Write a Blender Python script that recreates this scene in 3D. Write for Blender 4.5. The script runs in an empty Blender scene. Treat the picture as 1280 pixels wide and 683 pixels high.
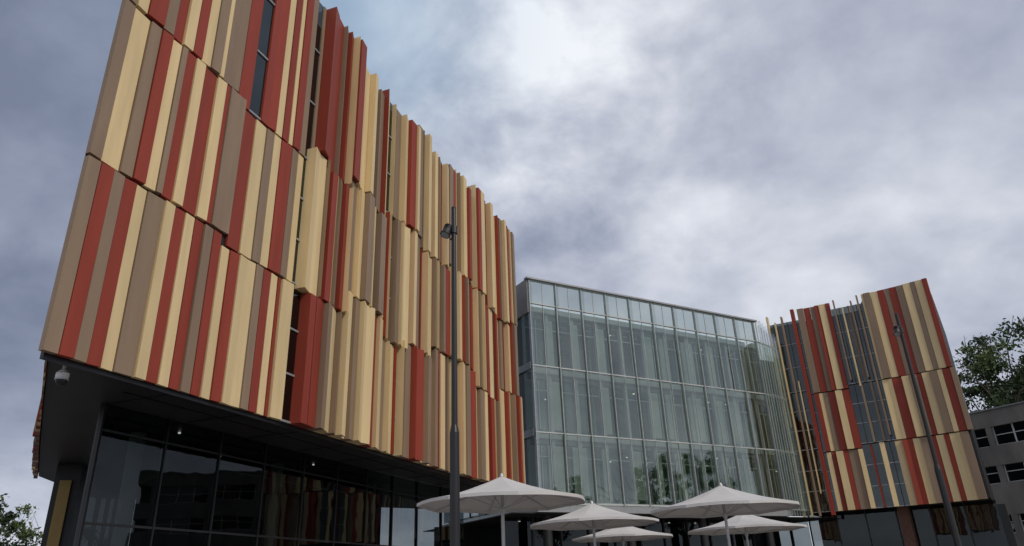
import bpy, math, random, re
from mathutils import Vector, Matrix
E=1.5   # eye height; facade levels below are given above eye level
scene=bpy.context.scene
R=random.Random(7)

# ------------------------------------------------------------ materials
def new_mat(name):
    m=bpy.data.materials.new(name); m.use_nodes=True
    nt=m.node_tree; nt.nodes.clear()
    out=nt.nodes.new('ShaderNodeOutputMaterial')
    return m,nt,out
def N(nt,t,**kw):
    n=nt.nodes.new(t)
    for k,v in kw.items():
        if hasattr(n,k) and not k.startswith('i_'): setattr(n,k,v)
    return n
def principled(name,col,rough=.6,metal=0,noise=.08,scale=3.0,bump=0.0,spec=.5,tone=False,stretch=(1,1,1),emis=None):
    m,nt,out=new_mat(name)
    b=N(nt,'ShaderNodeBsdfPrincipled')
    b.inputs['Roughness'].default_value=rough; b.inputs['Metallic'].default_value=metal
    b.inputs['Specular IOR Level'].default_value=spec
    g=N(nt,'ShaderNodeNewGeometry')
    mp=N(nt,'ShaderNodeMapping'); mp.inputs['Scale'].default_value=stretch
    nt.links.new(g.outputs['Position'],mp.inputs['Vector'])
    nz=N(nt,'ShaderNodeTexNoise'); nz.inputs['Scale'].default_value=scale; nz.inputs['Detail'].default_value=6
    nt.links.new(mp.outputs[0],nz.inputs['Vector'])
    mr=N(nt,'ShaderNodeMapRange'); mr.inputs['From Min'].default_value=.3; mr.inputs['From Max'].default_value=.7
    mr.inputs['To Min'].default_value=1-noise; mr.inputs['To Max'].default_value=1+noise
    nt.links.new(nz.outputs['Fac'],mr.inputs['Value'])
    val=mr.outputs[0]
    if tone:
        at=N(nt,'ShaderNodeAttribute'); at.attribute_name='tone'
        mm=N(nt,'ShaderNodeMath',operation='MULTIPLY')
        nt.links.new(val,mm.inputs[0]); nt.links.new(at.outputs['Fac'],mm.inputs[1]); val=mm.outputs[0]
    vm=N(nt,'ShaderNodeVectorMath',operation='SCALE'); vm.inputs[0].default_value=col[:3]
    nt.links.new(val,vm.inputs['Scale'])
    nt.links.new(vm.outputs[0],b.inputs['Base Color'])
    if bump:
        bp=N(nt,'ShaderNodeBump'); bp.inputs['Strength'].default_value=bump; bp.inputs['Distance'].default_value=.02
        nt.links.new(nz.outputs['Fac'],bp.inputs['Height']); nt.links.new(bp.outputs[0],b.inputs['Normal'])
    if emis:
        b.inputs['Emission Color'].default_value=(*emis[0],1); b.inputs['Emission Strength'].default_value=emis[1]
    nt.links.new(b.outputs[0],out.inputs[0])
    return m
def panel_mat(name,col):
    m=principled(name,col,rough=.55,noise=.09,scale=1.3,tone=True,stretch=(3,3,.35),spec=.25)
    nt=m.node_tree; b=[n for n in nt.nodes if n.type=='BSDF_PRINCIPLED'][0]
    g=[n for n in nt.nodes if n.type=='NEW_GEOMETRY'][0]
    sx=N(nt,'ShaderNodeSeparateXYZ'); nt.links.new(g.outputs['Position'],sx.inputs[0])
    a=N(nt,'ShaderNodeMath',operation='MULTIPLY'); a.inputs[1].default_value=2*math.pi/.06
    nt.links.new(sx.outputs['Z'],a.inputs[0])
    s=N(nt,'ShaderNodeMath',operation='SINE'); nt.links.new(a.outputs[0],s.inputs[0])
    bp=N(nt,'ShaderNodeBump'); bp.inputs['Strength'].default_value=.15; bp.inputs['Distance'].default_value=.0018
    nt.links.new(s.outputs[0],bp.inputs['Height']); nt.links.new(bp.outputs[0],b.inputs['Normal'])
    return m
def glass_mat(name,tint,refl_min,refl_col=(1,1,1),rough=.01,ior=1.6,bump=.12):
    m,nt,out=new_mat(name)
    tr=N(nt,'ShaderNodeBsdfTransparent'); tr.inputs[0].default_value=(*tint,1)
    gl=N(nt,'ShaderNodeBsdfGlossy'); gl.inputs['Color'].default_value=(*refl_col,1); gl.inputs['Roughness'].default_value=rough
    fr=N(nt,'ShaderNodeFresnel'); fr.inputs['IOR'].default_value=ior
    ad=N(nt,'ShaderNodeMath',operation='ADD',use_clamp=True); ad.inputs[1].default_value=refl_min
    nt.links.new(fr.outputs[0],ad.inputs[0])
    if bump:
        g=N(nt,'ShaderNodeNewGeometry'); nz=N(nt,'ShaderNodeTexNoise'); nz.inputs['Scale'].default_value=.7
        nt.links.new(g.outputs['Position'],nz.inputs['Vector'])
        bp=N(nt,'ShaderNodeBump'); bp.inputs['Strength'].default_value=bump; bp.inputs['Distance'].default_value=.03
        nt.links.new(nz.outputs['Fac'],bp.inputs['Height']); nt.links.new(bp.outputs[0],gl.inputs['Normal'])
    mx=N(nt,'ShaderNodeMixShader')
    nt.links.new(ad.outputs[0],mx.inputs[0]); nt.links.new(tr.outputs[0],mx.inputs[1]); nt.links.new(gl.outputs[0],mx.inputs[2])
    nt.links.new(mx.outputs[0],out.inputs[0])
    return m
M={}
M['C']=panel_mat('cream_panel',(.72,.55,.30))
M['R']=panel_mat('red_panel',(.28,.047,.028))
M['T']=panel_mat('taupe_panel',(.27,.19,.13))
M['dark']=principled('dark_cladding',(.018,.018,.02),rough=.6,noise=.15)
M['soffit']=principled('soffit_dark',(.024,.021,.021),rough=.5,noise=.25,scale=1.0)
M['black']=principled('black_metal',(.012,.012,.014),rough=.4,noise=.1)
M['mull']=principled('grey_metal',(.34,.35,.36),rough=.45,metal=.3)
M['lmull']=principled('light_mullion',(.50,.52,.51),rough=.45,metal=.2)
M['white']=principled('white_frame',(.68,.70,.67),rough=.5,noise=.05)
M['ceil']=principled('white_ceiling',(.66,.74,.64),rough=.7,noise=.05)
M['back']=principled('interior_wall',(.36,.44,.35),rough=.8,noise=.2,scale=.6)
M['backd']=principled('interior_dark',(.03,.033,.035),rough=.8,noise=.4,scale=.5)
M['conc']=principled('fair_concrete',(.30,.29,.27),rough=.85,noise=.18,scale=1.2,bump=.3)
M['concband']=principled('weathered_concrete',(.24,.215,.19),rough=.9,noise=.25,scale=.8,bump=.4,stretch=(1,1,.4))
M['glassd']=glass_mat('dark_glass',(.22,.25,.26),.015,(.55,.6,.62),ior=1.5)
M['glassw']=glass_mat('window_glass',(.08,.10,.10),.05,(.65,.74,.74))
M['glassg']=glass_mat('green_glass',(.78,.87,.80),.15,(.90,.96,.92),bump=.07)
M['glassp']=glass_mat('parapet_glass',(.60,.66,.62),.08,(.88,.94,.90),bump=.06)
M['glassi']=glass_mat('inner_glass',(.58,.72,.61),.05,(.86,.95,.88),bump=0)
M['fin']=glass_mat('glass_fin',(.86,.89,.87),.15,bump=0)
M['frit']=principled('fritted_panel',(.60,.66,.58),rough=.5,noise=.05)
M['light']=principled('downlight',(1,1,1),emis=((1,.95,.85),1.6))
M['fabric']=principled('canopy_fabric',(.60,.585,.57),rough=.9,noise=.07,scale=2,bump=.1)
M['pole']=principled('pole_white',(.5,.5,.5),rough=.4,metal=.3)
M['camw']=principled('camera_housing',(.8,.8,.8),rough=.3,noise=.03)
M['brick']=principled('brown_brick',(.12,.06,.04),rough=.9,noise=.3,scale=8)
M['bark']=principled('bark',(.10,.08,.06),rough=.95,noise=.3,scale=5,bump=.5)
M['ochre']=principled('ochre_panel',(.30,.19,.05),rough=.6)

# ------------------------------------------------------------ mesh builder
class MB:
    def __init__(s): s.v=[];s.f=[];s.m=[];s.t=[];s.mats=[]
    def mi(s,key):
        if key not in s.mats: s.mats.append(key)
        return s.mats.index(key)
    def face(s,pts,mat,tone=1.0):
        i=len(s.v); s.v+= [tuple(p) for p in pts]; s.f.append(tuple(range(i,i+len(pts)))); s.m.append(s.mi(mat)); s.t.append(tone)
    def prism(s,poly,z0,z1,mat,tone=1.0,topz=None,bot=None):
        n=len(poly); i=len(s.v)
        tz=topz or [z1]*n
        s.v+=[(p[0],p[1],z0) for p in poly]+[(p[0],p[1],tz[k]) for k,p in enumerate(poly)]
        mi=s.mi(mat); mb=s.mi(bot) if bot else mi
        for k in range(n):
            j=(k+1)%n
            s.f.append((i+k,i+j,i+n+j,i+n+k)); s.m.append(mi); s.t.append(tone)
        s.f.append(tuple(i+k for k in reversed(range(n)))); s.m.append(mb); s.t.append(tone)
        s.f.append(tuple(i+n+k for k in range(n))); s.m.append(mi); s.t.append(tone)
    def obox(s,c,ax,ay,az,mat,tone=1.0):
        c=Vector(c);ax=Vector(ax);ay=Vector(ay);az=Vector(az)
        i=len(s.v)
        for dz in(-1,1):
            for dx,dy in((-1,-1),(1,-1),(1,1),(-1,1)): s.v.append(tuple(c+ax*dx+ay*dy+az*dz))
        mi=s.mi(mat)
        for f in((3,2,1,0),(4,5,6,7),(0,1,5,4),(1,2,6,5),(2,3,7,6),(3,0,4,7)):
            s.f.append(tuple(i+k for k in f)); s.m.append(mi); s.t.append(tone)
    def tube(s,p0,p1,r0,r1,mat,n=12,caps=True):
        p0=Vector(p0);p1=Vector(p1);d=(p1-p0).normalized()
        a=d.cross(Vector((0,0,1)));
        if a.length<1e-3:a=Vector((1,0,0))
        a.normalize(); b=d.cross(a)
        i=len(s.v); mi=s.mi(mat)
        for p,r in((p0,r0),(p1,r1)):
            for k in range(n):
                t=2*math.pi*k/n; s.v.append(tuple(p+a*r*math.cos(t)+b*r*math.sin(t)))
        for k in range(n):
            j=(k+1)%n; s.f.append((i+k,i+j,i+n+j,i+n+k)); s.m.append(mi); s.t.append(1)
        if caps:
            s.f.append(tuple(i+k for k in range(n))); s.m.append(mi); s.t.append(1)
            s.f.append(tuple(i+n+k for k in reversed(range(n)))); s.m.append(mi); s.t.append(1)
    def build(s,name,parent=None,smooth=False):
        me=bpy.data.meshes.new(name); me.from_pydata(s.v,[],s.f)
        for k in s.mats: me.materials.append(M[k])
        me.polygons.foreach_set('material_index',s.m)
        at=me.attributes.new('tone','FLOAT','FACE'); at.data.foreach_set('value',s.t)
        if smooth: me.polygons.foreach_set('use_smooth',[True]*len(s.f))
        me.update()
        o=bpy.data.objects.new(name,me); scene.collection.objects.link(o)
        if parent: o.parent=parent
        return o
def empty(name,loc=(0,0,0)):
    o=bpy.data.objects.new(name,None); scene.collection.objects.link(o); o.location=loc; return o

class Path:
    def __init__(s,pts,sub=12):
        P=[Vector(p) for p in pts]; P=[P[0]*2-P[1]]+P+[P[-1]*2-P[-2]]
        out=[]
        for i in range(1,len(P)-2):
            for k in range(sub):
                t=k/sub; a,b,c,d=P[i-1:i+3]
                out.append(.5*((2*b)+(c-a)*t+(2*a-5*b+4*c-d)*t*t+(3*b-a-3*c+d)*t**3))
        out.append(P[-2]); s.p=out
        s.l=[0]
        for i in range(1,len(out)): s.l.append(s.l[-1]+(out[i]-out[i-1]).length)
        s.L=s.l[-1]
    def at(s,d,off=0):
        d0=d; d=max(0,min(s.L-1e-6,d))
        i=max(k for k in range(len(s.l)-1) if s.l[k]<=d)
        a,b=s.p[i],s.p[i+1]; t=(d-s.l[i])/(s.l[i+1]-s.l[i]); e=(b-a).normalized()
        q=a+(b-a)*t + e*(d0-d)
        n=Vector((e.y,-e.x))
        r=q+n*off
        return (r.x,r.y)

def parse(st):
    return [(c,int(n)) for c,n in re.findall(r'([A-Z])(\d+)',st)]

def strips(mb,gb,path,rows,unit,zs,depthf,seamf,topf,rr,gapseam=.07):
    for ri,st in enumerate(rows):
        s=0
        for c,n in parse(st):
            w=n*unit; s0,s1=s,s+w; s+=w
            if s1>path.L+.3: break
            mid=(s0+s1)/2
            z0=E+zs[ri]+(seamf(mid,ri) if ri>0 else 0)+gapseam/2
            z1=E+(zs[ri+1]+(seamf(mid,ri+1) if ri<len(rows)-1 else topf(mid)))-gapseam/2
            if c=='G':
                a=path.at(s0,.03);b=path.at(s1,.03)
                gb.face([(a[0],a[1],z0),(b[0],b[1],z0),(b[0],b[1],z1),(a[0],a[1],z1)],'glassw')
                for zz in (z0,(z0*2+z1)/3,(z0+2*z1)/3):
                    gb.prism([path.at(s0,.0),path.at(s0,.07),path.at(s1,.07),path.at(s1,.0)],zz,zz+.05,'mull')
                if n>3: gb.prism([path.at(mid-.02,.0),path.at(mid-.02,.08),path.at(mid+.02,.08),path.at(mid+.02,.0)],z0,z1,'black')
            else:
                o1,o2=depthf(mid,ri,rr)
                g=.010
                tone=rr.uniform(.93,1.06)
                if n>=4:
                    mp=(s0+s1)/2
                    poly=[path.at(s0+g,0),path.at(s1-g,0),path.at(s1-g,o2),path.at(mp,o1*.6+o2*.1),path.at(s0+g,o1)]
                else:
                    poly=[path.at(s0+g,0),path.at(s1-g,0),path.at(s1-g,o2),path.at(s0+g,o1)]
                mb.prism(poly,z0,z1,c,tone)

# ------------------------------------------------------------ LIBRARY (left)
lib=empty('library_building')
LP=Path([(-8.2,11.7),(-6.05,17.6),(-4.5,22.2),(-2.05,29.2),(-.1,33.6)])
row1="T2R2T2R2C2T3C2R2C2R2T2R2C2R2C4T2R2C2R1C3G3R2R3T2C3T2C2C2T2C5R3C3T2C2C2R1G1C2T3R4C3T2C3T2R2C3G1T3C2R2C3T3R4C2T3C2R2R3C2T3C4R2C2T2R2C3"
row2="T2C3T2R2C2T1R2C2R3C2R1T4R3C3T2C2R3T2C2G1C5T1R2C1T2R2C1T3C1C2T3C1G2T3C2R1C2G1T2C4R2C2T3R2C2C3T2C2G1T2R3C2T2C3R2T2C3R2C2T3C2R3C3T2R2C2T2R2C3R2T2"
row3="T2C2R3T2R2C2R2C2T2C1T4R3G3R4C2R2C1R2T2G2T1R3R3T2R2C1R3C4C2G2T3R2C2G2C1T3C3R3C2T3T2C2R2G1C2T3R1C3T3R2C2T2C3R2T3C2R2C3T2R2C2T3C2R2T2C2R3C2T3"
chunk=random.Random(3); ch=[(chunk.uniform(-.45,.45),chunk.uniform(-.45,.45),chunk.uniform(0,.16),chunk.uniform(-.5,.35)) for _ in range(60)]
def seam(s,ri):
    if s<3.7: return 0
    if s<6.9: return -.28
    return ch[int(s/1.25)][(ri)%2]
def top(s):
    if s<9: return .5
    return ch[int(s/.9)+20][3]*.9
def depth(s,ri,rr):
    if s<6.9:
        a=.07+rr.choice((0,.02,.05)); return a,a+rr.choice((-.03,0,.02))
    b=.12+ch[int(s/1.25)][2]
    a=b+rr.choice((0,.06,.12,.2)); 
    return a,max(.08,a-rr.uniform(0,.16))
mb=MB();gb=MB()
strips(mb,gb,LP,[row1,row2,row3],.15,[4.0,8.0,12.0,17.3],depth,seam,top,random.Random(5))
SP=Path([(-16.6,25.2),(-12.25,18.3),(-8.22,12.0)])
rr=random.Random(11)
def rnd_row(L,unit,rr):
    s='';t=0;last=''
    while t<L-.6:
        c=rr.choice([x for x in 'CRTTR' if x!=last]); n=rr.choice((2,2,3,3)); s+=f'{c}{n}'; t+=n*unit; last=c
    return s
strips(mb,gb,SP,[rnd_row(SP.L,.15,rr) for _ in range(3)],.15,[4.0,8.0,12.0,17.3],lambda s,ri,r:((r.uniform(.05,.18),)*2 if s<10 else (.03,.03)),lambda s,ri:0,lambda s:.4,rr)
mb.build('facade_panels',lib); gb.build('facade_glazing',lib)
core=MB()
front=[LP.at(LP.L*k/24,-.02) for k in range(25)]
back=[(-5,41),(-18.0,31.3)]
side=[SP.at(SP.L*k/8,-.02) for k in range(9)]
poly=[LP.at(.03,-.02)]+front[1:]+back+side
core.prism(poly,E+4.12,E+16.9,'dark',bot='soffit')
core.build('building_core',lib)
fb=MB()
for k in range(1,10):
    s=LP.L*(k+.5)/10
    a=LP.at(s,-.1); b=LP.at(s,-2.25)
    e=Vector((b[0]-a[0],b[1]-a[1],0)); c=Vector(((a[0]+b[0])/2,(a[1]+b[1])/2,E+4.11))
    nn=Vector((-e.y,e.x,0)).normalized()
    fb.obox(c,e/2,nn*.012,Vector((0,0,.006)),'black')
n=40
for k in range(n):
    a=max(.15,LP.L*k/n);b=LP.L*(k+1)/n
    fb.prism([LP.at(a,-.12),LP.at(a,-.04),LP.at(b,-.04),LP.at(b,-.12)],E+3.94,E+4.115,'black')
    if a>2.5: fb.prism([LP.at(a,-1.25),LP.at(a,-1.2),LP.at(b,-1.2),LP.at(b,-1.25)],E+4.09,E+4.118,'black')
fb.build('soffit_trim',lib)
# ground floor glazing
gf=MB();ms=MB()
s=3.4; off=-2.3
k=0
while s<LP.L-1.8:
    s2=s+1.9
    a=LP.at(s,off);b=LP.at(s2,off)
    tz=R.uniform(-.02,.02)
    gf.face([(a[0],a[1],.02),(b[0],b[1],.02),(b[0]+tz,b[1],E+4.1),(a[0]+tz,a[1],E+4.1)],'glassd')
    ms.prism([LP.at(s-.02,off-.1),LP.at(s-.02,off+.03),LP.at(s+.02,off+.03),LP.at(s+.02,off-.1)],0,E+4.1,'black')
    for z in (E+1.55,E+3.5):
        ms.prism([LP.at(s+.03,off-.06),LP.at(s+.03,off+.02),LP.at(s2-.03,off+.02),LP.at(s2-.03,off-.06)],z,z+.05,'black')
    s=s2;k+=1
A=Vector(LP.at(3.4,off)); Bv=Vector((-14.6,28.0))
for k in range(6):
    a=A.lerp(Bv,k/6);b=A.lerp(Bv,(k+1)/6)
    gf.face([(a.x,a.y,.02),(b.x,b.y,.02),(b.x,b.y,E+4.1),(a.x,a.y,E+4.1)],'glassd')
    ms.prism([(a.x-.04,a.y-.04),(a.x+.04,a.y-.04),(a.x+.04,a.y+.04),(a.x-.04,a.y+.04)],0,E+4.1,'black')
gf.build('ground_floor_glass',lib)
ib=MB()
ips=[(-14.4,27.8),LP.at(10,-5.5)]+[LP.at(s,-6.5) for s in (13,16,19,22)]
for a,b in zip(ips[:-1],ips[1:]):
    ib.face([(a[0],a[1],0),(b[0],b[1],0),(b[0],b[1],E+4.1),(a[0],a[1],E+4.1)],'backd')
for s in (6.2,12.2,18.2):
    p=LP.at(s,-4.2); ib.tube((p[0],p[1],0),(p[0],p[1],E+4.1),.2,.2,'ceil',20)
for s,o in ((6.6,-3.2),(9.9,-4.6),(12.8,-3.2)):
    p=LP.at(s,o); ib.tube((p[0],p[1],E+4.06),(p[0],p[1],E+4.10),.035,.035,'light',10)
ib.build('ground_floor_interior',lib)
for s in (9.6,11.4):
    ms.prism([LP.at(s-.05,off+.04),LP.at(s-.05,off+.3),LP.at(s+.05,off+.3),LP.at(s+.05,off+.04)],0,E+1.0,'mull')
ms.prism([LP.at(9.55,off+.04),LP.at(9.55,off+.3),LP.at(11.45,off+.3),LP.at(11.45,off+.04)],E+1.0,E+1.1,'mull')
ms.prism([LP.at(10.47,off+.05),LP.at(10.47,off+.12),LP.at(10.53,off+.12),LP.at(10.53,off+.05)],0,E+.99,'mull')
ms.build('ground_floor_frames',lib)
cb=MB()
cb.prism([(-14.6,23.0),(-13.9,23.2),(-14.1,23.9),(-14.8,23.7)],0,E+4.11,'dark')
cb.prism([(-14.40,22.96),(-14.08,23.05),(-14.1,23.11),(-14.42,23.02)],.0,E+3.6,'ochre')
cb.build('support_column',lib)

# security camera
sc=MB()
cx,cy=-8.36,12.75
sc.tube((cx,cy,E+4.12),(cx,cy,E+3.98),.03,.03,'camw')
sc.tube((cx,cy,E+3.98),(cx,cy,E+3.93),.06,.11,'camw',20)
sc.tube((cx,cy,E+3.93),(cx,cy,E+3.80),.11,.115,'camw',20)
for i in range(5):
    a0=i/5*math.pi/2;a1=(i+1)/5*math.pi/2
    sc.tube((cx,cy,E+3.80-.1*math.sin(a0)),(cx,cy,E+3.80-.1*math.sin(a1)),.1*math.cos(a0),max(.002,.1*math.cos(a1)),'black',20,False)
sc.build('security_camera',None,True)

# ------------------------------------------------------------ GLASS BUILDING (centre)
gbld=empty('glass_atrium_building')
A=Vector((.93,39.0));B=Vector((16.85,48.2)); e2=(B-A).normalized(); n2=Vector((e2.y,-e2.x)); Lc=(B-A).length
def q(a,b): v=A+e2*a+n2*b; return (v.x,v.y)
def rect(a0,a1,b0,b1): return [q(a0,b0),q(a0,b1),q(a1,b1),q(a1,b0)]
lv=[4.0,7.7,11.45,15.2,16.65]
nb=10; bw=Lc/nb
g=MB();fr=MB();inn=MB();inr=MB()
for i in range(nb):
    for j in range(4):
        z0=E+lv[j]+.0;z1=E+lv[j+1]
        for h in range(2):
            a0=i*bw+h*bw/2;a1=a0+bw/2
            t=[R.uniform(-.02,.02) for _ in range(3)]
            P=[(*q(a0,t[0]),z0),(*q(a1,t[1]),z0),(*q(a1,t[1]+t[2]),z1),(*q(a0,t[0]+t[2]),z1)]
            g.face(P,'glassg' if j<3 else 'glassp')
for i in range(nb+1):
    a=i*bw
    fr.prism(rect(a-.025,a+.025,-.1,.1),E+3.9,E+16.6,'lmull')
    if i<nb: fr.prism(rect(a+bw/2-.012,a+bw/2+.012,-.02,.025),E+3.95,E+16.6,'lmull')
    g.face([(*q(a,.11),E+3.8),(*q(a,.36),E+3.8),(*q(a,.36),E+16.7),(*q(a,.11),E+16.7)],'fin')
for j,z in enumerate(lv):
    h=.07 if j not in(0,4) else .10
    fr.prism(rect(-.05,Lc+.05,-.08,.05),E+z-h/2,E+z+h/2,'lmull')
fr.prism(rect(-.2,Lc+.3,-.15,.2),E+16.66,E+16.76,'mull')
fr.prism(rect(-.2,Lc+.2,-12,.2),E+3.55,E+3.9,'mull')
# inner facade
for i in range(nb+1):
    a=min(max(i*bw,.2),Lc-.2)
    inn.prism(rect(a-.11,a+.11,-1.45,-1.1),E+3.9,E+15.3,'white')
    if i<nb:
        for j in range(3):
            z0=E+lv[j]+.45;z1=E+lv[j+1]-.45
            inn.face([(*q(a+.1,-1.3),z0),(*q(a+bw-.1,-1.3),z0),(*q(a+bw-.1,-1.3),z1),(*q(a+.1,-1.3),z1)],'glassi')
            r=R.random()
            w=R.choice((.3,.45,.6))
            if r<.6: inn.prism(rect(a+.13,a+.13+w,-1.22,-1.18),z0,z1,'frit')
            if R.random()<.4: inn.prism(rect(a+bw-.13-w*.7,a+bw-.13,-1.22,-1.18),z0,z1,'frit')
            inn.prism(rect(a+bw/2-.03,a+bw/2+.03,-1.36,-1.26),z0,z1,'white')
            inn.prism(rect(a+.13,a+bw-.13,-1.36,-1.26),z1-.62,z1-.56,'white')
for j,z in enumerate((4.0,7.7,11.45,15.2)):
    inn.prism(rect(.05,Lc-.05,-1.4,-.9),E+z-.12,E+z+.2,'white')
    inr.prism(rect(.1,Lc-.1,-11.5,-1.42),E+z-.3,E+z+.1,'ceil')
    if j>0:
        for a in [1+1.6*k for k in range(11)]:
            for b in (-2.3,-3.8,-5.6):
                if R.random()<.4:
                    a_=a+R.uniform(-.1,.1)
                    inr.prism(rect(a_-.05,a_+.05,b-.05,b+.05),E+z-.33,E+z-.305,'light')
for a in (2.5,6.2,9.9,13.6,17.0):
    p=q(a,-3.3); inr.tube((*p,E+4.1),(*p,E+15.0),.24,.24,'ceil',18)
inr.prism(rect(.1,Lc-.1,-7.2,-7.0),E+3.9,E+15.0,'back')
# side walls
g.face([(*q(0,-12),E+4),(*q(0,0),E+4),(*q(0,0),E+14.6),(*q(0,-12),E+14.6)],'glassd')
fr.prism(rect(-.12,-.02,-12,-.0),E+14.6,E+16.7,'conc')
for z in (7.7,11.45): fr.prism(rect(-.1,-.02,-12,-.05),E+z-.2,E+z+.2,'mull')
for b in (-2,-4,-6,-8): fr.prism(rect(-.1,-.02,b-.05,b+.05),E+4,E+14.6,'black')
g.face([(*q(Lc,0),E+3.9),(*q(Lc,-7),E+3.9),(*q(Lc,-7),E+15.2),(*q(Lc,0),E+15.2)],'glassg')
dE=Vector((18.9,50.1))-Vector(q(Lc,.1)); 
for k in range(7):
    p=Vector(q(Lc+.12,.15))+dE*(k/7)*.9
    d_=Vector((.35,-.94))
    pa=p; pb=p+d_*(.55)
    zt=16.55-.12*k
    g.face([(pa.x,pa.y,E+3.6),(pb.x,pb.y,E+3.6),(pb.x,pb.y,E+zt),(pa.x,pa.y,E+zt)],'fin')
    fr.obox((pa.x,pa.y,E+(3.6+zt)/2),(.02,0,0),(0,.02,0),(0,0,(zt-3.6)/2),'lmull')
for z in (4.0,7.7,11.45,15.2):
    a_=Vector(q(Lc+.1,.0)); b_=a_+dE
    m_=(a_+b_)/2; dd=(b_-a_)/2; nn=Vector((dd.y,-dd.x)).normalized()
    fr.obox((m_.x,m_.y,E+z),(dd.x,dd.y,0),(nn.x*.04,nn.y*.04,0),(0,0,.04),'lmull')
a_=Vector(q(Lc+.1,-.1)); b_=a_+dE
for j in range(3):
    g.face([(a_.x,a_.y,E+lv[j]),(b_.x,b_.y,E+lv[j]),(b_.x,b_.y,E+lv[j+1]),(a_.x,a_.y,E+lv[j+1])],'glassg')
c_=Vector(q(Lc-.5,-3)); 
inr.face([(c_.x,c_.y,E+3.9),(20.5,54,E+3.9),(20.5,54,E+15.2),(c_.x,c_.y,E+15.2)],'back')
# ground level under it
for i in range(nb+3):
    a=i*bw-1
    g.face([(*q(a,-2.2),.02),(*q(a+bw,-2.2),.02),(*q(a+bw,-2.2),E+3.6),(*q(a,-2.2),E+3.6)],'glassd')
    fr.prism(rect(a-.04,a+.04,-2.3,-2.1),0,E+3.6,'black')
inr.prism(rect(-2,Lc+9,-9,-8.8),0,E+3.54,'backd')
inr.prism(rect(-1.5,Lc+5,-11.9,-.1),E+3.5,E+3.54,'soffit')
for a in [1+2.2*k for k in range(8)]:
    inr.prism(rect(a,a+.1,-4,-3.9),E+3.44,E+3.47,'light')
for a in (1.0,6.5,12,17.5):
    p=q(a,-.9); inr.tube((*p,0),(*p,E+3.5),.25,.25,'dark',18)
g.build('curtain_wall_glass',gbld);fr.build('curtain_wall_frame',gbld);inn.build('inner_facade',gbld);inr.build('floors_and_interior',gbld)

# ------------------------------------------------------------ PANELLED WING (right)
wing=empty('panelled_wing_building')
RP=Path([(18.7,50.5),(24.4,47.2),(27.75,44.6)])
r3="G6G7G2T3R3T2R2C3R2G7T1G6C1T3C3R3T2R3T3C3T2C3R2"
r2="G6G7G2R2C2T2R3C3R3G5T1G3T1G4C4R4C3T3R2C3T3C2R3T2"
r1="G6G7G2C2R2C3R2T4C2G3R1G3C2G4C3R4C3T4R2C3R2C4T3"
mb=MB();gb=MB()
def rdepth(s,ri,rr):
    a=.12+rr.choice((0,.06,.14)); return a,a-rr.uniform(0,.06)
def rtop(s): return -.9 if s<2.2 else (-.15 if s<4.5 else (-.6 if s<6.4 else 0))
strips(mb,gb,RP,[r1,r2,r3],RP.L/72,[3.8,7.85,11.85,18.0],rdepth,lambda s,ri:(-.25 if 2<s<4.4 else 0),rtop,random.Random(9))
# free-standing blades beside the glass building, of uneven height, rising past the parapet
for s,c_,h,w_ in ((.1,'C',.55,.12),(.62,'C',.0,.08),(1.1,'T',.35,.10),(1.85,'R',.75,.22),):
    mb.prism([RP.at(s,.08),RP.at(s-.03,.36),RP.at(s-.03+w_,.36),RP.at(s+w_,.08)],E+3.6,E+17.1+h,c_)
for s,z0,z1 in ((.35,9.5,15.8),(1.4,5.0,12.6)):
    mb.prism([RP.at(s,.08),RP.at(s,.3),RP.at(s+.08,.3),RP.at(s+.08,.08)],E+z0,E+z1,'C')
# fins standing in front of the big window bay
for s,c_,z0,z1 in ((4.75,'T',12.1,17.9),(5.25,'C',11.6,17.2),(5.85,'T',12.1,17.6),(6.3,'T',8.2,17.9)):
    mb.prism([RP.at(s,.1),RP.at(s,.42),RP.at(s+.09,.42),RP.at(s+.09,.1)],E+z0,E+z1,c_)
mb.build('facade_panels',wing);gb.build('facade_glazing',wing)
c=MB()
pl=[RP.at(RP.L*k/10,-.02) for k in range(11)]+[(33.5,53.5),(25,60)]
c.prism(pl,E+3.9,E+16.9,'dark',bot='soffit')
c.prism([RP.at(6.6,-.3),RP.at(10.7,-.3),(33,53),(27,56)],E+16.9,E+17.7,'dark')
c.build('building_core',wing)
b=MB()
s=0
while s<RP.L-.5:
    a=RP.at(s,-2);d=RP.at(s+1.8,-2)
    b.face([(*a,.02),(*d,.02),(*d,E+3.9),(*a,E+3.9)],'glassd')
    b.prism([RP.at(s-.04,-2.1),RP.at(s-.04,-1.9),RP.at(s+.04,-1.9),RP.at(s+.04,-2.1)],0,E+3.9,'black'); s+=1.8
b.prism([RP.at(5.6,-3.5),RP.at(5.6,-.6),RP.at(6.2,-.6),RP.at(6.2,-3.5)],0,E+3.89,'brick')
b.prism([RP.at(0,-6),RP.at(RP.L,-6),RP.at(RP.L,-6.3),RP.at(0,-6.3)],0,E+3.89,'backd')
b.build('ground_floor',wing)

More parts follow.
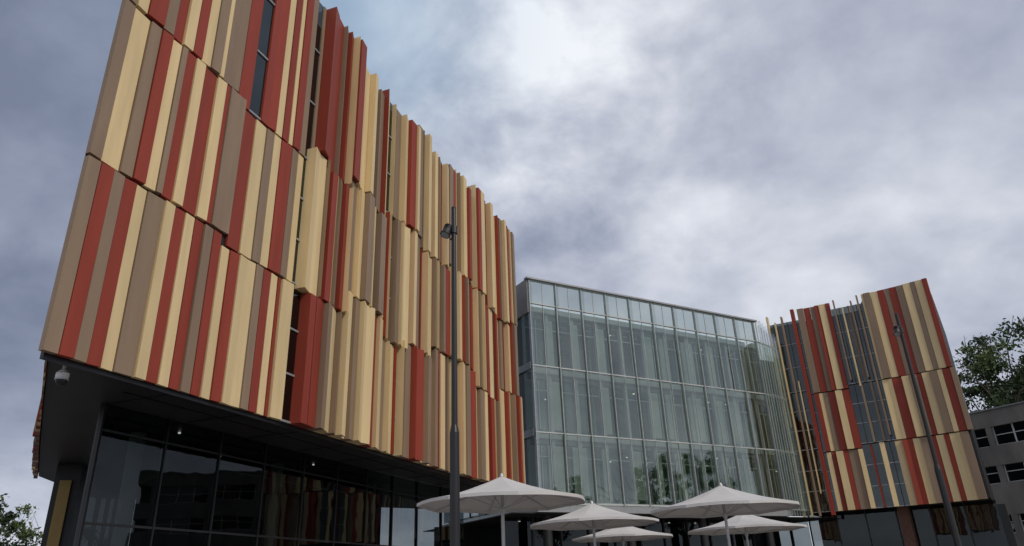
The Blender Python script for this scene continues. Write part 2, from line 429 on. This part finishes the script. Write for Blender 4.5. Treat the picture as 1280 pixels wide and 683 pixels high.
# ------------------------------------------------------------ CONCRETE BUILDING (far right)
off_b=empty('concrete_office_building')
A3=Vector((31.5,70.1)); d3=Vector((.5,-.866)).normalized(); n3=Vector((d3.y,-d3.x))
def q3(a,b): v=A3+d3*a+n3*b; return (v.x,v.y)
def rc3(a0,a1,b0,b1): return [q3(a0,b0),q3(a0,b1),q3(a1,b1),q3(a1,b0)]
o=MB()
L3=34
bands=[(10.55,11.85),(7.55,9.05),(3.85,6.2),(-.2,2.5)]
for z0,z1 in bands: o.prism(rc3(0,L3,-12,0),E+z0,E+z1,'concband')
o.prism(rc3(0,L3,-.3,.12),E+11.85,E+11.95,'mull')
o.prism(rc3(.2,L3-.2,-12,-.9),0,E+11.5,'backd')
for z0,z1 in((9.05,10.55),(6.2,7.55),(2.5,3.85)):
    k=0;a=.3
    while a<L3-2:
        w=1.5
        o.face([(*q3(a,-.35),E+z0),(*q3(a+w,-.35),E+z0),(*q3(a+w,-.35),E+z1),(*q3(a,-.35),E+z1)],'glassw')
        o.prism(rc3(a-.05,a+.05,-.42,-.28),E+z0,E+z1,'white')
        o.prism(rc3(a+.05,a+w-.05,-.40,-.30),E+z0,E+z0+.07,'white')
        o.prism(rc3(a+.05,a+w-.05,-.40,-.30),E+z0+.8,E+z0+.86,'white')
        k+=1
        if k%4==0: o.prism(rc3(a+w,a+w+.45,-.6,-.02),E+z0,E+z1,'concband'); a+=w+.45
        else: a+=w
o.build('concrete_storeys',off_b)

# ------------------------------------------------------------ umbrellas
def umbrella(loc,apex,eave,half,rot,name='patio_umbrella'):
    u=MB(); x,y=loc
    n=8
    rings=[]
    for r in range(0,6):
        t=r/5; ring=[]
        for k in range(n*4):
            a=2*math.pi*k/(n*4)+rot
            w=(k%4)/4; sag=math.sin(math.pi*w)
            rad=half*(1-.045*sag*t)
            z=apex+(eave-apex)*(t**.95)-.035*math.sin(math.pi*t)*1 -.02*sag*math.sin(math.pi*t)+.015*sag*t
            ring.append(Vector((math.cos(a)*rad*t,math.sin(a)*rad*t,z)))
        rings.append(ring)
    for r in range(5):
        for k in range(n*4):
            j=(k+1)%(n*4)
            if r==0: u.face([rings[0][0],rings[1][k],rings[1][j]],'fabric')
            else: u.face([rings[r][k],rings[r+1][k],rings[r+1][j],rings[r][j]],'fabric')
    for k in range(n*4):
        j=(k+1)%(n*4); a,b_=rings[5][k],rings[5][j]
        u.face([a,a-Vector((0,0,.05)),b_-Vector((0,0,.05)),b_],'fabric')
    for k in range(n):
        a=2*math.pi*k/n+rot
        p=Vector((math.cos(a)*half*.98,math.sin(a)*half*.98,eave-.02))
        u.tube((0,0,apex-.1),p,.012,.01,'pole',6)
        u.tube((0,0,eave-.12),Vector((math.cos(a)*half*.5,math.sin(a)*half*.5,(apex+eave)/2-.06)),.008,.008,'pole',6)
    u.tube((0,0,0),(0,0,apex+.02),.03,.028,'pole',16)
    u.tube((0,0,apex-.01),(0,0,apex+.05),.04,.015,'pole',12)
    u.tube((0,0,eave-.17),(0,0,eave-.08),.045,.045,'pole',12)
    u.tube((0,0,.0),(0,0,.08),.4,.38,'conc',24)
    u.tube((0,0,.08),(0,0,.35),.05,.05,'black',12)
    ob=u.build(name); ob.location=(x,y,0)
    return ob
umbrella((-.31,12.5),E+1.74,E+1.32,1.42,.2)
umbrella((1.6,17.0),E+1.70,E+1.27,1.46,.5)
umbrella((3.92,14.6),E+1.70,E+1.26,1.44,.05)
umbrella((5.85,20.0),E+1.62,E+1.2,1.52,.35)
umbrella((2.95,22.5),E+1.66,E+1.25,1.5,.1)

# ------------------------------------------------------------ street lamps
def lamp(x,y,H,side):
    l=MB()
    zb=E+1.95
    l.tube((0,0,0),(0,0,.02),.17,.17,'black',20)
    for k in range(4):
        a=k*math.pi/2+.78; l.tube((.13*math.cos(a),.13*math.sin(a),.02),(.13*math.cos(a),.13*math.sin(a),.05),.015,.015,'mull',6)
    l.tube((0,0,.02),(0,0,zb),.068,.064,'black',24)
    l.tube((0,0,zb),(0,0,zb+.1),.064,.045,'black',24)
    l.tube((0,0,zb+.1),(0,0,H),.043,.036,'black',20)
    l.tube((0,0,H),(0,0,H+.02),.04,.03,'black',20)
    zh=H-.38
    l.tube((0,0,zh+.06),(0,0,zh-.06),.055,.055,'black',20)
    l.tube((0,0,zh),(side*.10,0,zh),.02,.02,'black',10)
    c=Vector((side*.10,-.03,zh-.02)); d=Vector((side*.30,-.25,-.9)).normalized()
    l.tube(c-d*.10,c-d*.05,.045,.062,'black',20); l.tube(c-d*.05,c+d*.06,.062,.068,'black',20)
    l.tube(c+d*.06,c+d*.09,.078,.082,'black',20); l.tube(c+d*.091,c+d*.095,.065,.065,'mull',20)
    for k in range(3): l.tube(c-d*(.09-.025*k),c-d*(.08-.025*k),.07,.07,'black',20)
    l.tube((0,0,zh-.12),(side*.06,0,zh-.16),.015,.015,'black',8)
    ob=l.build('street_lamp'); ob.location=(x,y,0); return ob
lamp(-.86,9.73,E+5.4,-1)
lamp(8.72,15.5,E+5.4,-1)

# ------------------------------------------------------------ trees
M['leaf']=principled('foliage',(.085,.12,.04),rough=.6,noise=.3,scale=1.5,tone=True,spec=.3)
M['leaf2']=principled('foliage_dark',(.05,.08,.03),rough=.6,noise=.3,scale=1.5,tone=True,spec=.3)
def tree(loc,H,cr,seed,ncl=70,nl=110,leaf=.3,ch=None,name='tree'):
    r=random.Random(seed); t=MB(); x,y=loc
    ch=ch or H*.6; base=H-ch
    def limb(p,d,L,ra,lev):
        q_=p
        for k in range(3):
            d=(d+Vector((r.uniform(-.2,.2),r.uniform(-.2,.2),r.uniform(-.05,.2)))).normalized()
            n_=q_+d*L/3; t.tube(q_,n_,ra*(1-.2*k),ra*(1-.2*(k+1)),'bark',7,False); q_=n_
            if lev<2 and k>0:
                a=r.uniform(0,6.28); limb(q_,(d+Vector((math.cos(a),math.sin(a),.1))*.8).normalized(),L*.6,ra*.45,lev+1)
    t.tube((0,0,0),(0.1,0,base),H*.022,H*.016,'bark',10)
    for k in range(6):
        a=k*1.05+r.uniform(-.3,.3); limb(Vector((.1,0,base*(.8+.04*k))),Vector((math.cos(a)*.6,math.sin(a)*.6,.8)).normalized(),ch*.6,H*.009,0)
    for c in range(ncl):
        while True:
            v=Vector((r.uniform(-1,1),r.uniform(-1,1),r.uniform(-1,1)))
            if .3<v.length<1: break
        w=1-.25*max(0,v.z)
        cc=Vector((v.x*cr*w,v.y*cr*w,base+ch*.5+v.z*ch*.46)); R_=cr*r.uniform(.12,.24)
        tn=r.uniform(.5,1.5); mt=r.choice(('leaf','leaf2'))
        for k in range(nl):
            o_=Vector((r.gauss(0,1),r.gauss(0,1),r.gauss(0,.6)))*R_*.55
            p=cc+o_; a=Vector((r.uniform(-1,1),r.uniform(-1,1),r.uniform(-1,1))).normalized()
            b_=a.cross(Vector((r.uniform(-1,1),r.uniform(-1,1),r.uniform(-1,1)))).normalized()
            s_=leaf*r.uniform(.6,1.2)
            t.face([p-a*s_,p+b_*s_*.45,p+a*s_,p-b_*s_*.45],mt,tn*r.uniform(.8,1.15))
    ob=t.build(name); ob.location=(x,y,0); return ob
t1=tree((50.2,76),25.0,5.6,21,75,130,.25,14)
t2=tree((58.5,78),28.0,6.6,22,85,130,.27,15)
t3=tree((-35.0,50),8.6,3.0,23,55,90,.16,6)
t4=tree((-29.5,51),6.6,2.2,24,45,80,.15,5)
for (x,y,s,rz) in ((52,33,.62,.7),(60,24,.7,2.1),(48,18,.55,4)):
    d=bpy.data.objects.new('tree',t1.data); scene.collection.objects.link(d); d.location=(x,y,0); d.scale=(s,s,s); d.rotation_euler[2]=rz

# ------------------------------------------------------------ ground
m,nt,out=new_mat('paving')
b=N(nt,'ShaderNodeBsdfPrincipled'); b.inputs['Roughness'].default_value=.8
gm=N(nt,'ShaderNodeNewGeometry'); br=N(nt,'ShaderNodeTexBrick'); br.inputs['Scale'].default_value=1.6
br.inputs['Color1'].default_value=(.27,.25,.23,1);br.inputs['Color2'].default_value=(.22,.20,.19,1);br.inputs['Mortar'].default_value=(.1,.1,.1,1);br.inputs['Mortar Size'].default_value=.01
nt.links.new(gm.outputs['Position'],br.inputs['Vector']); nt.links.new(br.outputs[0],b.inputs['Base Color']); nt.links.new(b.outputs[0],out.inputs[0]); M['pav']=m
M['grass']=principled('grass',(.06,.09,.03),rough=.95,noise=.35,scale=.5)
gmb=MB(); gmb.face([(-900,-900,-.004),(900,-900,-.004),(900,900,-.004),(-900,900,-.004)],'grass'); gmb.build('ground')
pmb=MB(); pmb.face([(-40,-30,0),(45,-30,0),(45,62,0),(-40,62,0)],'pav'); pmb.build('paved_plaza')

# ------------------------------------------------------------ world
w=bpy.data.worlds.new('World'); scene.world=w; w.use_nodes=True
nt=w.node_tree; nt.nodes.clear()
out=nt.nodes.new('ShaderNodeOutputWorld'); bg=nt.nodes.new('ShaderNodeBackground'); bg.inputs['Strength'].default_value=.1
nt.links.new(bg.outputs[0],out.inputs[0])
sky=nt.nodes.new('ShaderNodeTexSky'); sky.sky_type='NISHITA'; sky.sun_disc=False
tc=nt.nodes.new('ShaderNodeTexCoord')
L=nt.links.new
nrm=N(nt,'ShaderNodeVectorMath',operation='NORMALIZE'); L(tc.outputs['Generated'],nrm.inputs[0])
sp=nt.nodes.new('ShaderNodeSeparateXYZ'); L(nrm.outputs[0],sp.inputs[0])
def math_(op,a,b=None,clamp=False):
    n=N(nt,'ShaderNodeMath',operation=op,use_clamp=clamp)
    for i,x in enumerate((a,b)):
        if x is None: continue
        if isinstance(x,(int,float)): n.inputs[i].default_value=x
        else: L(x,n.inputs[i])
    return n.outputs[0]
zc=math_('ADD',math_('MAXIMUM',sp.outputs['Z'],0.0),.42)
cb_=nt.nodes.new('ShaderNodeCombineXYZ'); L(math_('DIVIDE',sp.outputs['X'],zc),cb_.inputs[0]); L(math_('DIVIDE',sp.outputs['Y'],zc),cb_.inputs[1]); cb_.inputs[2].default_value=2.3
def noise(scale,det,rough,dist=0,off=0):
    n=nt.nodes.new('ShaderNodeTexNoise'); n.inputs['Scale'].default_value=scale; n.inputs['Detail'].default_value=det; n.inputs['Roughness'].default_value=rough; n.inputs['Distortion'].default_value=dist
    mp=nt.nodes.new('ShaderNodeMapping'); mp.inputs['Location'].default_value=(off,off*.7,off*.3); L(cb_.outputs[0],mp.inputs[0]); L(mp.outputs[0],n.inputs['Vector'])
    return n.outputs['Fac']
n1=noise(2.0,4,.5,.15,6.2); n2=noise(6.0,9,.55,.15,4.1)
def dotdir(v,p):
    v=Vector(v).normalized(); d=N(nt,'ShaderNodeVectorMath',operation='DOT_PRODUCT'); L(nrm.outputs[0],d.inputs[0]); d.inputs[1].default_value=v
    return math_('POWER',math_('MAXIMUM',d.outputs['Value'],0.0),p)
bright=dotdir((-.02,.78,.66),26)
bright2=dotdir((.35,.90,.40),8)
dark=dotdir((-.66,.60,.50),9)
n2c=math_('SUBTRACT',n2,.5)
# cloud detail is crisper inside the bright break in the cloud
amp=math_('ADD',.55,math_('MULTIPLY',bright,1.3))
val=math_('ADD',math_('MULTIPLY',math_('SUBTRACT',n1,.5),.8),math_('MULTIPLY',n2c,amp))
val=math_('ADD',val,.44)
val=math_('ADD',val,math_('MULTIPLY',bright,.26))
val=math_('ADD',val,math_('MULTIPLY',bright2,.07))
val=math_('SUBTRACT',val,math_('MULTIPLY',dark,.34))
hz=math_('POWER',math_('SUBTRACT',1.0,math_('MAXIMUM',sp.outputs['Z'],0.0)),6)
val=math_('ADD',val,math_('MULTIPLY',hz,.36),True)
ramp=nt.nodes.new('ShaderNodeValToRGB'); L(val,ramp.inputs[0])
cr=ramp.color_ramp
cr.elements[0].position=.08; cr.elements[0].color=(.16,.185,.26,1)
cr.elements[1].position=.95; cr.elements[1].color=(.80,.82,.86,1)
e_=cr.elements.new(.36); e_.color=(.28,.31,.40,1)
e_=cr.elements.new(.58); e_.color=(.45,.475,.555,1)
gap=math_('MULTIPLY',dotdir((-.22,.76,.74),50),.65)
mb_=nt.nodes.new('ShaderNodeMix'); mb_.data_type='RGBA'; L(gap,mb_.inputs[0]); L(ramp.outputs[0],mb_.inputs[6]); mb_.inputs[7].default_value=(.28,.41,.55,1)
sc_=N(nt,'ShaderNodeVectorMath',operation='SCALE'); L(mb_.outputs[2],sc_.inputs[0]); sc_.inputs['Scale'].default_value=12.0
mx=nt.nodes.new('ShaderNodeMix'); mx.data_type='RGBA'; mx.inputs[0].default_value=.95
L(sky.outputs[0],mx.inputs[6]); L(sc_.outputs[0],mx.inputs[7]); L(mx.outputs[2],bg.inputs['Color'])

sun=bpy.data.lights.new('sun','SUN'); sun.energy=1.5; sun.angle=math.radians(10); sun.color=(1,.92,.78)
so=bpy.data.objects.new('sun',sun); scene.collection.objects.link(so)
az=math.radians(136);el=math.radians(38)
sd=Vector((math.sin(az)*math.cos(el),math.cos(az)*math.cos(el),math.sin(el)))
so.rotation_euler=sd.to_track_quat('Z','Y').to_euler()
sky.sun_elevation=el; sky.sun_rotation=az

# ------------------------------------------------------------ camera
cam=bpy.data.cameras.new('camera'); co=bpy.data.objects.new('camera',cam); scene.collection.objects.link(co)
cam.sensor_width=36; cam.lens=36*897/1280; cam.clip_end=3000; cam.clip_start=.1
co.matrix_world=Matrix.Translation((0,0,E))@Matrix.Rotation(math.radians(113.7),4,'X')@Matrix.Rotation(math.radians(-2.24),4,'Z')
scene.camera=co
scene.view_settings.view_transform='Standard'; scene.view_settings.look='None'; scene.view_settings.exposure=0
